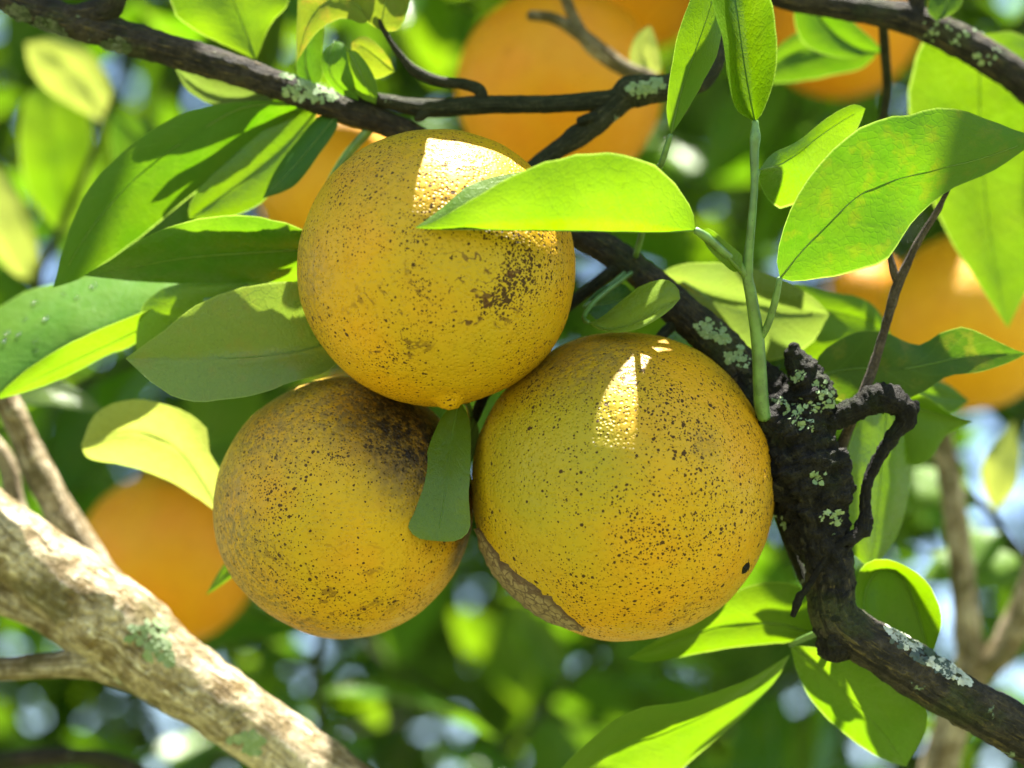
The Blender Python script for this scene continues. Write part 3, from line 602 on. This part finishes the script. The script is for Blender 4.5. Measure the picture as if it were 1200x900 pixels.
# unseen twig and leaves, added to shade the fruit and leave sun patches
top = tube('twig', [(850, -58, 150, 14), (760, -95, 120, 11), (640, -120, 60, 10), (520, -130, 0, 8), (430, -130, -60, 6)], M_TWIG, side, rough=.07, sides=10, step=6, seed=60)
def shade_leaf(cx, cz, ang, length, width, y0=450, yh=-110, color=G_MID):
    '''added shade leaf lying across the sun's path over the point (cx, y0, cz)'''
    c = P(cx, y0, cz); c = c + SUN * ((y0 - yh) * PX / SUN.dot(UP))
    e = (RT * math.cos(ang) + FWD * math.sin(ang)); e = (e - SUN * e.dot(SUN)).normalized(); f = SUN.cross(e)
    def pt(u, v, h=0):
        q = proj(c + e * u * PX + f * v * PX + SUN * h * PX); return (q[0], q[1], (q[2] - D0) / PX)
    h = length / 2
    leaf(side, [pt(-h, 0), pt(-h * .4, 0, 4), pt(h * .4, 0, 2), pt(h, 0, -8)], [pt(-h * .7, -width * .4), pt(-h * .1, -width * .5, 6), pt(h * .5, -width * .4, 3)], [pt(-h * .7, width * .4), pt(-h * .1, width * .5, 6), pt(h * .5, width * .4, 3)], color)
A45 = math.radians(45)
shade_leaf(684, -4, A45, 330, 140); shade_leaf(828, -66, A45, 180, 120, yh=-150); shade_leaf(590, 80, A45, 300, 140, yh=-170); shade_leaf(860, 66, A45, 240, 120, yh=-120)
shade_leaf(425, -110, math.radians(85), 260, 135, y0=200, yh=-130); shade_leaf(520, -12, 0.05, 330, 150, y0=200, yh=-100)

# water drops on two of the leaves
def water():
    t = NT('water'); f = t.n('Fresnel'); f.inputs[0].default_value = 1.33; g = t.n('BsdfGlossy'); g.inputs['Roughness'].default_value = .06
    r = t.n('BsdfTransparent'); m = t.n('MixShader'); t.l(f.outputs[0], m.inputs[0]); t.l(r.outputs[0], m.inputs[1]); t.l(g.outputs[0], m.inputs[2])
    t.l(m.outputs[0], t.out.inputs[0]); return t.m
M_WATER = water()
bpy.context.view_layer.update()
def drop_on(lf, x, y, r):
    me = lf.data; bv = BVHTree.FromPolygons([v.co for v in me.vertices], [p.vertices for p in me.polygons])
    d = (P(x, y, 0) - CAM).normalized(); loc, nn, _, _ = bv.ray_cast(CAM, d)
    if loc is None: return
    if nn.dot(d) > 0: nn = -nn
    bm = bmesh.new(); bmesh.ops.create_icosphere(bm, subdivisions=3, radius=r * PX)
    q = nn.to_track_quat('Z', 'Y')
    for v in bm.verts: v.co = q @ Vector((v.co.x, v.co.y, v.co.z * .55 + r * PX * .4)) + loc
    m = bpy.data.meshes.new('water_drop'); bm.to_mesh(m); bm.free(); m.polygons.foreach_set('use_smooth', [True] * len(m.polygons))
    link('water_drop', m, M_WATER, lf)
for x, y, r in ((110, 336, 4.5), (41, 355, 4), (54, 374, 4), (9, 391, 4), (22, 392, 3.5), (42, 401, 3.5), (43, 412, 3), (5, 400, 3), (90, 350, 3), (75, 345, 2.5), (30, 375, 3)): drop_on(l20, x, y, r)

# --- lichen and moss tufts: tiny ragged flakes seated on bark
def lichen(parent, host, spots, n=60, size=4.5, mat=None, seed=0):
    rnd = random.Random(seed); me = host.data
    bv = BVHTree.FromPolygons([v.co for v in me.vertices], [p.vertices for p in me.polygons])
    V, F = [], []
    for (x, y, r, dens) in spots:
        for _ in range(int(n * dens)):
            a = rnd.uniform(0, 2 * math.pi); q = r * rnd.random() ** .6
            tx, ty = x + math.cos(a) * q * 1.25, y + math.sin(a) * q * .8
            d = (P(tx, ty, 0) - CAM).normalized(); loc, nn, _, _ = bv.ray_cast(CAM, d)
            if loc is None:
                loc, nn, _, dist = bv.find_nearest(P(tx, ty, 20))
                if loc is None or dist > 20 * PX: continue
            e1 = nn.orthogonal().normalized(); e1 = Quaternion(nn, rnd.uniform(0, 6.28)) @ e1; e2 = nn.cross(e1)
            s = size * PX * rnd.uniform(.5, 1.3); b = len(V); m = 9
            V.append(loc + nn * s * rnd.uniform(.08, .2))
            for j in range(m):
                an = 2 * math.pi * j / m; rr = s * (.55 + .65 * rnd.random())
                V.append(loc + (e1 * math.cos(an) + e2 * math.sin(an)) * rr + nn * s * rnd.uniform(-.04, .26))
            for j in range(m): F.append((b, b + 1 + j, b + 1 + (j + 1) % m))
    if not V: return
    o = link('lichen', mesh('lichen', V, F), mat or M_LICH, parent); o['kind'] = 'stuff'
lichen(fb, node, [(947, 485, 24, 1.2), (930, 470, 14, .4), (958, 560, 10, .3), (975, 605, 12, .4), (905, 620, 14, .3)], 55, 3.6, seed=1)
lichen(fb, spur, [(958, 470, 16, .6), (935, 440, 8, .3), (965, 455, 12, .4)], 50, 3.4, seed=2)
lichen(fb, limb, [(832, 385, 14, .7), (868, 418, 16, .8), (845, 395, 8, .5)], 50, 3.6, seed=3)
lichen(fb, limb, [(360, 98, 26, 1.4), (380, 108, 16, .8)], 60, 4.2, seed=4)
M_MOSS = stem_material('dark_moss', (.022, .038, .010))
lichen(fb, limb, [(20, 18, 12, 1.2), (50, 32, 12, .9), (66, 38, 8, .6), (135, 56, 11, 1.4)], 60, 6, mat=M_MOSS, seed=5)
M_CRUST = stem_material('grey_lichen', (.40, .41, .31))
lichen(fb, limb2, [(1046, 738, 7, .5), (1058, 746, 9, .8), (1072, 757, 9, .6), (1098, 776, 8, .6), (1116, 787, 10, 1.0), (1130, 798, 6, .6)], 46, 4.2, mat=M_CRUST, seed=6)
lichen(fb, limb2, [(1064, 750, 16, .6), (1086, 766, 14, .7), (1108, 782, 12, .6)], 46, 4.5, mat=M_MOSS, seed=16)
lichen(side, side, [(750, 105, 12, .8), (768, 100, 10, .8)], 60, 3.6, seed=7)

# ------------------------------------------------------------ neighbouring limbs
ml = thing('mossy_limb', 'thick mossy limb with a sunlit upper side, forking in front of the clean orange', 'branch', P(700, 1250, 330))
ll = tube('limb', [(-120, 545, 250, 84), (-10, 622, 250, 86), (60, 672, 250, 92), (140, 735, 250, 104), (200, 785, 250, 92), (270, 832, 252, 84), (340, 884, 256, 82), (430, 955, 262, 86), (700, 1240, 330, 120)], M_GREY, ml, rough=.05, lump=.10, sides=32, step=4, seed=31, bumpf=160)
tube('fork', [(-80, 640, 275, 52), (-5, 690, 272, 50), (50, 718, 268, 46), (105, 756, 262, 44), (160, 792, 256, 40)], M_GREY, ml, rough=.05, lump=.10, sides=20, step=5, seed=32, bumpf=160)
tube('side_stem', [(-80, 786, 262, 24), (0, 784, 262, 27), (60, 780, 260, 30), (110, 777, 256, 40), (170, 790, 252, 50)], M_GREY, ml, rough=.05, lump=.10, sides=18, step=5, seed=33, bumpf=160)
lichen(ml, ll, [(178, 745, 22, .9), (190, 770, 16, .6), (285, 868, 14, .6), (295, 875, 12, .4)], 40, 6, seed=8)
ub = thing('pale_branch', 'sunlit pale branch rising behind the mossy limb', 'branch', P(170, 760, 420))
tube('stem', [(-10, 440, 420, 26), (18, 490, 420, 30), (48, 560, 420, 36), (90, 630, 415, 38), (140, 705, 410, 40), (180, 770, 410, 40)], M_GREY, ub, rough=.06, lump=.12, sides=20, step=6, seed=34, bumpf=160)
tube('stem', [(-20, 505, 440, 20), (8, 545, 440, 24), (22, 600, 436, 24), (60, 660, 425, 26), (110, 690, 415, 30)], M_GREY, ub, rough=.06, lump=.12, sides=16, step=6, seed=35, bumpf=160)
lb = thing('low_branch', 'thin dark branch crossing below the mossy limb', 'branch', P(-60, 900, 700))
tube('stem', [(-80, 905, 700, 24), (40, 888, 700, 22), (130, 892, 700, 20), (200, 930, 700, 18)], M_BARK, lb, rough=.06, lump=.1, sides=14, step=8, seed=36)
tb = thing('overhead_branch', 'bark branch with lichen running above the big right-hand leaf', 'branch', P(1420, 230, 330))
tbs = tube('stem', [(860, -60, 200, 22), (905, -8, 205, 26), (960, 4, 210, 28), (1010, 12, 215, 32), (1065, 22, 220, 36), (1130, 50, 228, 40), (1200, 96, 236, 40), (1320, 180, 260, 44), (1420, 235, 330, 48)], M_BARK, tb, rough=.08, lump=.13, sides=24, step=4, seed=37)
tube('twig', [(1034, 22, 240, 11), (1037, 60, 300, 12), (1039, 110, 340, 11), (1030, 160, 380, 10)], M_TWIG, tb, rough=.08, sides=10, step=8, seed=38)
tube('stub', [(1072, 22, 220, 26), (1074, 0, 215, 20), (1078, -20, 212, 16)], M_BARK, tb, rough=.1, sides=12, step=4, seed=39)
lichen(tb, tbs, [(1110, 36, 26, .5), (1160, 66, 14, .3)], 36, 3.6, seed=9)
leaf(tb, [(1150, 40, 330), (1140, 0, 380), (1140, 110, 420), (1160, 230, 410), (1181, 384, 390)][0:1] + [(1148, 90, 350), (1150, 170, 370), (1160, 270, 385), (1181, 384, 395)],
     [(1105, 20, 330), (1075, 60, 335), (1063, 125, 345), (1078, 200, 360), (1110, 275, 375), (1145, 330, 388)], [(1200, 40, 350), (1255, 100, 370), (1265, 190, 385), (1240, 280, 395), (1205, 340, 396)], G_BRIGHT, flip=True, pet=[(1165, 78, 236), (1158, 66, 285)], petw=6, bulge=.05)
leaf(tb, [(1110, -10, 200), (1108, 8, 196), (1098, 25, 192)], [(1092, -5), (1086, 12)], [(1130, -8), (1122, 12)], G_DEEP, N=10)
leaf(tb, [(940, -30, 330), (960, 20, 340), (1000, 55, 350), (1035, 62, 352)], [(930, 20), (945, 55), (990, 68)], [(965, -10), (1000, 25), (1025, 48)], G_MID, N=12)
leaf(tb, [(1030, 60, 420), (990, 50, 430), (930, 62, 440), (880, 95, 445)], [(1000, 35), (950, 30), (905, 60)], [(1010, 80), (960, 92), (915, 98)], G_MID, N=12)
db = thing('bare_twig', 'bare twig with a sunlit stretch crossing the big blurred orange', 'twig', P(800, 130, 420))
tube('stem', [(620, 18, 420, 12), (650, 22, 420, 13), (680, 40, 420, 17), (700, 58, 420, 22), (735, 82, 420, 20), (765, 92, 420, 15), (800, 130, 420, 12)], M_GREY, db, rough=.08, lump=.1, sides=14, step=6, seed=40)
tube('side_stem', [(688, 46, 420, 12), (672, 20, 420, 13), (655, -20, 420, 14)], M_GREY, db, rough=.08, sides=12, step=6, seed=41)
leaf(db, [(765, 92, 440), (755, 70, 440), (752, 50, 440), (762, 30, 440)], [(742, 84), (738, 60), (748, 38)], [(775, 80), (772, 60), (768, 42)], G_YEL, N=10, flip=True)
rb = thing('forked_branch', 'blurred upright brown branch forking below the wavy dark leaf', 'branch', P(1085, 960, 900))
tube('stem', [(1088, 430, 900, 22), (1100, 500, 900, 25), (1116, 580, 900, 27), (1126, 660, 900, 28), (1134, 740, 900, 32), (1138, 790, 900, 40), (1115, 850, 900, 42), (1085, 960, 900, 46)], M_GREY, rb, rough=.06, lump=.1, sides=16, step=9, seed=42)
tube('side_stem', [(1132, 800, 900, 30), (1160, 775, 895, 36), (1185, 745, 890, 34), (1215, 660, 880, 28), (1225, 560, 880, 24)], M_GREY, rb, rough=.06, lump=.1, sides=16, step=9, seed=43)

# ------------------------------------------------------------ blurred leaves that stand out behind
bl = thing('leafy_branch', 'blurred sunlit leaves on a twig behind the long pointed leaves', 'branch', P(60, 420, 1250))
tube('stem', [(60, 420, 1250, 12), (45, 330, 1210, 10), (70, 270, 1180, 9), (120, 150, 1150, 7), (150, 60, 1150, 5)], M_TWIG, bl, sides=10, step=10, rough=.05, seed=70)
leaf(bl, [(72, 275, 1180), (68, 220, 1160), (62, 160, 1150), (55, 92, 1150)], [(35, 230, 1180), (22, 170, 1150), (30, 115, 1140)], [(98, 235, 1200), (108, 170, 1180), (95, 115, 1160)], G_BRIGHT, flip=True, lz=-20)
leaf(bl, [(45, 330, 1210), (22, 290, 1190), (5, 250, 1180), (-10, 190, 1170)], [(15, 320), (-15, 280), (-30, 230)], [(45, 290), (30, 240), (8, 205)], G_YEL, flip=True)
leaf(bl, [(125, 145, 1150), (100, 100, 1140), (70, 70, 1130), (30, 50, 1120)], [(95, 130), (60, 110), (35, 80)], [(130, 105), (110, 65), (70, 42)], G_YEL, flip=True)
leaf(bl, [(70, 270, 1180), (100, 300, 1190), (110, 340, 1200), (105, 390, 1200)], [(70, 300), (75, 340), (85, 370)], [(115, 290), (135, 330), (125, 370)], G_MID)
leaf(bl, [(130, 130, 1150), (170, 170, 1170), (190, 220, 1180), (195, 290, 1190)], [(130, 170), (140, 220), (165, 265)], [(170, 140), (215, 180), (220, 250)], G_DEEP)
leaf(bl, [(-5, 470, 600), (40, 452, 590), (80, 460, 580), (122, 482, 570)], [(15, 445, 610), (50, 440, 600), (95, 458, 580)], [(20, 475, 570), (60, 475, 560), (100, 482, 560)], G_PALE)
br = thing('leafy_branch', 'bright blurred leaves around the upright brown branch', 'branch', P(1240, 700, 1000))
tube('stem', [(1240, 700, 1000, 10), (1190, 640, 1000, 9), (1150, 590, 1000, 8), (1100, 560, 1000, 6)], M_TWIG, br, sides=10, step=10, rough=.05, seed=71)
for (x, y, a, ln, wd, cl) in ((1150, 590, 200, 110, 46, G_BRIGHT), (1180, 625, 150, 120, 50, G_BRIGHT), (1200, 650, 100, 120, 52, G_MID), (1165, 600, 280, 110, 46, G_YEL), (1110, 565, 160, 90, 40, G_BRIGHT), (1215, 675, 190, 130, 50, G_BRIGHT), (1225, 690, 130, 140, 56, G_MID)):
    ca, sa = math.cos(R(a)), math.sin(R(a))
    def q_(u, v, z): return (x + ca * u - sa * v, y + sa * u + ca * v, 1000 + z)
    leaf(br, [q_(0, 0, 0), q_(ln * .4, 0, -10), q_(ln, 4, 10)], [q_(ln * .25, -wd * .42, -20), q_(ln * .6, -wd * .48, -30)], [q_(ln * .25, wd * .42, 20), q_(ln * .6, wd * .45, 30)], cl, N=12, flip=True)
# ------------------------------------------------------------ leafy branches in the soft background
def proto_leaf(i, low=False):
    rnd = random.Random(100 + i); L = 1.0; W_ = rnd.uniform(.20, .26); fold = rnd.uniform(.1, .55); droop = rnd.uniform(.05, .35); tw = rnd.uniform(-.5, .5)
    N, K = (5, 1) if low else (12, 3)
    V, U, F = [], [], []
    for a in range(N + 1):
        s = a / N; wd = W_ * (math.sin(math.pi * min(1, s * .96 + .02)) ** .75) * (1 + .12 * math.sin(s * 3)) + .004
        y = s; z = -droop * s * s; ang = tw * s
        for k in range(-K, K + 1):
            v = k / K; x = wd * v * math.cos(fold); h = abs(v) * wd * math.sin(fold) + (0 if low else .012 * math.sin(s * 19 + i) * abs(v))
            x2 = x * math.cos(ang) - h * math.sin(ang); h2 = x * math.sin(ang) + h * math.cos(ang)
            V.append(Vector((x2, y, z + h2))); U.append((s, .5 + .5 * v))
    w2 = 2 * K + 1
    for a in range(N):
        for k in range(w2 - 1): F.append((a * w2 + k, a * w2 + k + 1, (a + 1) * w2 + k + 1, (a + 1) * w2 + k))
    return V, F, U
PROTO = []
for i in range(7):
    me = mesh('leaf', *proto_leaf(i)); me.materials.append(M_LEAF); PROTO.append(me)
LABEL_BG = 'leafy orange tree branch in the soft background foliage'
rb_ = random.Random(21)
def in_orange(p, margin):
    q = proj(p)
    if q is None: return False
    for (x, y, r, d, _) in BGD:
        if (q[0] - x) ** 2 + (q[1] - y) ** 2 < (r + margin) ** 2 and q[2] < d + .04: return True
    return False
def orient(dirv, upv):
    y = dirv.normalized(); x = y.cross(upv)
    if x.length < 1e-3: x = y.orthogonal()
    x.normalize(); z = x.cross(y)
    return Matrix((x, y, z)).transposed()
def leafy(start, direction, length, n, label=LABEL_BG, group='background leafy branches', keep=None, colors=(G_MID, G_BRIGHT, G_DEEP, G_MID), name='leafy_branch', thick=.0028):
    root = thing(name, label, 'branch', start, group)
    d = direction.normalized(); pts = []; p = start.copy()
    for i in range(6):
        f = i / 5; pts.append((p.x, p.y, p.z, thick * (1 - .7 * f)))
        d = (d + Vector((rb_.uniform(-.25, .25), rb_.uniform(-.25, .25), rb_.uniform(-.22, .18)))).normalized(); p = p + d * length / 5
    if not any(in_orange(Vector(q[:3]), 0) for q in pts):
        link('stem', mesh('stem', *tube_data(pts, sides=7, world=True, step=40, rough=.04)), M_TWIG, root)
    C = cat([Vector(q[:3]) for q in pts], n)
    for i in range(n):
        c = C[i + 1]; T = (C[i + 1] - C[i]).normalized()
        az = i * 2.4 + rb_.uniform(-.4, .4); sidev = Quaternion(T, az) @ T.orthogonal().normalized()
        ld = (T * rb_.uniform(.2, .8) + sidev + Vector((0, 0, rb_.uniform(-.5, .15)))).normalized()
        s = rb_.uniform(.065, .105)
        tip = c + ld * s
        if in_orange(c + ld * s * .5, 45) or in_orange(tip, 10): continue
        if keep and not keep(c, tip): continue
        upv = (Vector((0, 0, 1)) + Vector((rb_.uniform(-.6, .6), rb_.uniform(-.6, .6), 0))).normalized()
        o = bpy.data.objects.new('leaf', PROTO[rb_.randrange(7)]); COL.objects.link(o); o.parent = root
        m = orient(ld, upv).to_4x4(); m = Matrix.Translation(c - start) @ m @ Matrix.Scale(s, 4); o.matrix_basis = m
        col = colors[rb_.randrange(len(colors))]; k = rb_.uniform(.8, 1.25); o.color = (col[0] * k, col[1] * k, col[2], 1)
    return root
MARKS = [(655, 105, 'behind the big blurred orange and the forked twig'), (985, 22, 'behind the fruit under the overhead branch'), (1136, 378, 'behind the yellow orange and the wavy dark leaf'),
         (197, 655, 'behind the clean orange by the mossy limb'), (150, 200, 'behind the long pointed leaves'), (150, 850, 'below the mossy limb'), (560, 820, 'below the fruit cluster'), (860, 860, 'behind the long leaf under the dark branch'),
         (1150, 720, 'around the upright forked branch'), (850, 250, 'behind the green shoot'), (400, 480, 'hidden behind the fruit cluster'), (60, 480, 'behind the pale branch'), (300, 20, 'above the dark fruiting branch')]
def bg_label(p):
    q = proj(p); m = min(MARKS, key=lambda k: (k[0] - q[0]) ** 2 + (k[1] - q[1]) ** 2)
    return 'soft leafy branch in the background, ' + m[2]
for gy in range(5):
    for gx in range(6):
        x = -60 + gx * 250 + rb_.uniform(-90, 90); y = -60 + gy * 235 + rb_.uniform(-80, 80); d = rb_.uniform(.92, 1.75)
        st = Pd(x, y, d); dr = Vector((rb_.uniform(-1, 1), rb_.uniform(-.4, .4), rb_.uniform(-.5, .7)))
        leafy(st - dr.normalized() * .15, dr, rb_.uniform(.28, .42), rb_.randint(11, 16), label=bg_label(st))
# ------------------------------------------------------------ far foliage: nobody could count it
import numpy as np
def foliage(name, label, n, where, seed, size=(.07, .12), reject=None):
    rnd = random.Random(seed); base = [proto_leaf(i, True) for i in range(6)]
    base = [(np.array([tuple(v) for v in bv]), np.array(bf), np.array(bu)) for bv, bf, bu in base]
    V, F, U = [], [], []; b = 0
    while n > 0:
        c = where(rnd)
        if c is None: continue
        for _ in range(rnd.randint(3, 7)):
            p = c + Vector((rnd.gauss(0, .05), rnd.gauss(0, .05), rnd.gauss(0, .04)))
            ld = Vector((rnd.gauss(0, 1), rnd.gauss(0, 1), rnd.gauss(-.25, .5))).normalized(); s = rnd.uniform(*size)
            if in_orange(p, 60) or (reject and (reject(p) or reject(p + ld * s * .5) or reject(p + ld * s))): n -= .2; continue
            m = orient(ld, (Vector((0, 0, 1)) + Vector((rnd.gauss(0, .4), rnd.gauss(0, .4), 0))).normalized())
            bv, bf, bu = base[rnd.randrange(6)]
            V.append(bv @ np.array(m).T * s + np.array(p)); F.append(bf + b); U.append(bu); b += len(bv); n -= 1
    V = np.concatenate(V); F = np.concatenate(F); U = np.concatenate(U)
    me = bpy.data.meshes.new(name); me.vertices.add(len(V)); me.vertices.foreach_set('co', V.ravel())
    me.loops.add(F.size); me.loops.foreach_set('vertex_index', F.ravel().astype(np.int32))
    me.polygons.add(len(F)); me.polygons.foreach_set('loop_start', np.arange(0, F.size, 4, dtype=np.int32))
    me.update(calc_edges=True); me.polygons.foreach_set('use_smooth', [True] * len(F))
    l = me.uv_layers.new(name='UVMap'); l.data.foreach_set('uv', U[F.ravel()].ravel())
    o = link(name, me, M_FOL); o['kind'] = 'stuff'; o['label'] = label; o['category'] = 'foliage'
    return o
def far_where(r):
    p = Vector((r.uniform(-2.9, 2.9), 1.8 + 2.2 * r.random(), r.uniform(1.3, 4.2)))
    if noise.noise(p * 1.9 + Vector((3, 0, 0))) < -.36: return None
    return p
foliage('distant_foliage', 'dense mass of sunlit green leaves far behind the fruit', 34000, far_where, 5)
# unseen crown added above the fruit, its gaps cut to steer the sun
LIT = [(525, 200, -120, 40), (540, 215, -150, 40), (580, 230, -180, 70), (660, 210, -170, 70), (740, 220, -150, 70), (790, 240, -140, 50), (748, 450, -100, 34), (960, 250, -60, 60), (1040, 200, -50, 60), (1120, 160, -40, 50), (880, 60, -90, 60), (820, 60, -20, 50),
       (1000, 830, 105, 70), (890, 740, 150, 40), (780, 860, 150, 70), (860, 830, 150, 60), (130, 290, 130, 50), (200, 230, 150, 40), (60, 370, 290, 80), (120, 345, 290, 60), (120, 405, 155, 50), (70, 430, 155, 50), (170, 510, 200, 95), (60, 640, 250, 70), (150, 700, 250, 70), (230, 770, 250, 70), (300, 830, 250, 70), (370, 880, 250, 60),
       (850, 335, 195, 40), (1030, 560, 160, 60), (1060, 700, 110, 60), (1100, 500, 195, 40), (60, 580, 420, 70), (720, 70, 420, 50), (1150, 200, 380, 70), (420, 10, 110, 60), (915, 225, 40, 40), (290, 10, 190, 60), (1170, 760, 890, 60), (240, 240, 170, 40)]
LIT += [(1060, 700, 100, 60), (60, 190, 1160, 90), (15, 260, 1190, 60), (90, 80, 1135, 60), (1150, 600, 1000, 110), (500, 820, 1500, 120), (300, 760, 1500, 80), (30, 840, 1500, 80), (240, 295, 88, 60), (170, 300, 84, 40), (310, 285, 92, 40)]
LITW = [(P(x, y, z), r * pxs(z)) for x, y, z, r in LIT]
def sunlit(p):
    for q, r in LITW:
        v = p - q; t = v.dot(SUN)
        if t > 0 and (v - SUN * t).length < r + .012: return True
    return False
def in_view(p):
    q = proj(p)
    return q is not None and -80 < q[0] < 1280 and -80 < q[1] < 980
def crown_where(r):
    if r.random() < .22:      # extra leaves added above the far fruit to shade it
        x, y, rr, d, ro = BGD[r.choice((0, 3, 5, 4, 1, 2))]
        return ro.location + SUN * r.uniform(.18, .6) + Vector((r.gauss(0, .03), r.gauss(0, .03), 0))
    p = Vector((r.uniform(-1.3, 1.3), r.uniform(.40, 2.0), r.uniform(2.08, 3.0)))
    if p.z < 1.72 + p.y * .62 or (p.y > .95 and r.random() < .65): return None
    if noise.noise(p * Vector((3.2, 3.2, 1.2)) + Vector((0, 7, 0))) < -.12: return None
    return p
foliage('shade_crown', 'unseen leafy crown added overhead, with gaps cut for sun on the fruit', 4200, crown_where, 9, reject=lambda p: sunlit(p) or in_view(p))

# the trunk the limbs grow from, below the frame
tk = thing('orange_tree_trunk', 'grey orange tree trunk below the limbs', 'trunk', Vector((.34, .95, 0)))
def wp_(p, r): return (p.x, p.y, p.z, r)
cr = Vector((.34, .95, 1.05))
tube('trunk', [(.34, .95, -.05, .085), (.335, .95, .3, .065), (.35, .94, .7, .06), (.34, .95, 1.08, .05)], M_GREY, tk, world=True, sides=24, step=60, rough=.03, lump=.1, seed=50, bumpf=40)
e1 = P(1520, 1120, 40); tube('limb', [wp_(e1, .0085), ((e1.x + cr.x) / 2 + .03, (e1.y + cr.y) / 2, e1.z - .10, .014), wp_(cr, .028)], M_GREY, tk, world=True, sides=18, step=40, rough=.03, seed=51, bumpf=60)
e2 = P(700, 1240, 330); tube('limb', [wp_(e2, .0165), ((e2.x + cr.x) / 2 + .02, (e2.y + cr.y) / 2, (e2.z + cr.z) / 2, .024), wp_(cr, .034)], M_GREY, tk, world=True, sides=18, step=40, rough=.03, seed=52, bumpf=60)
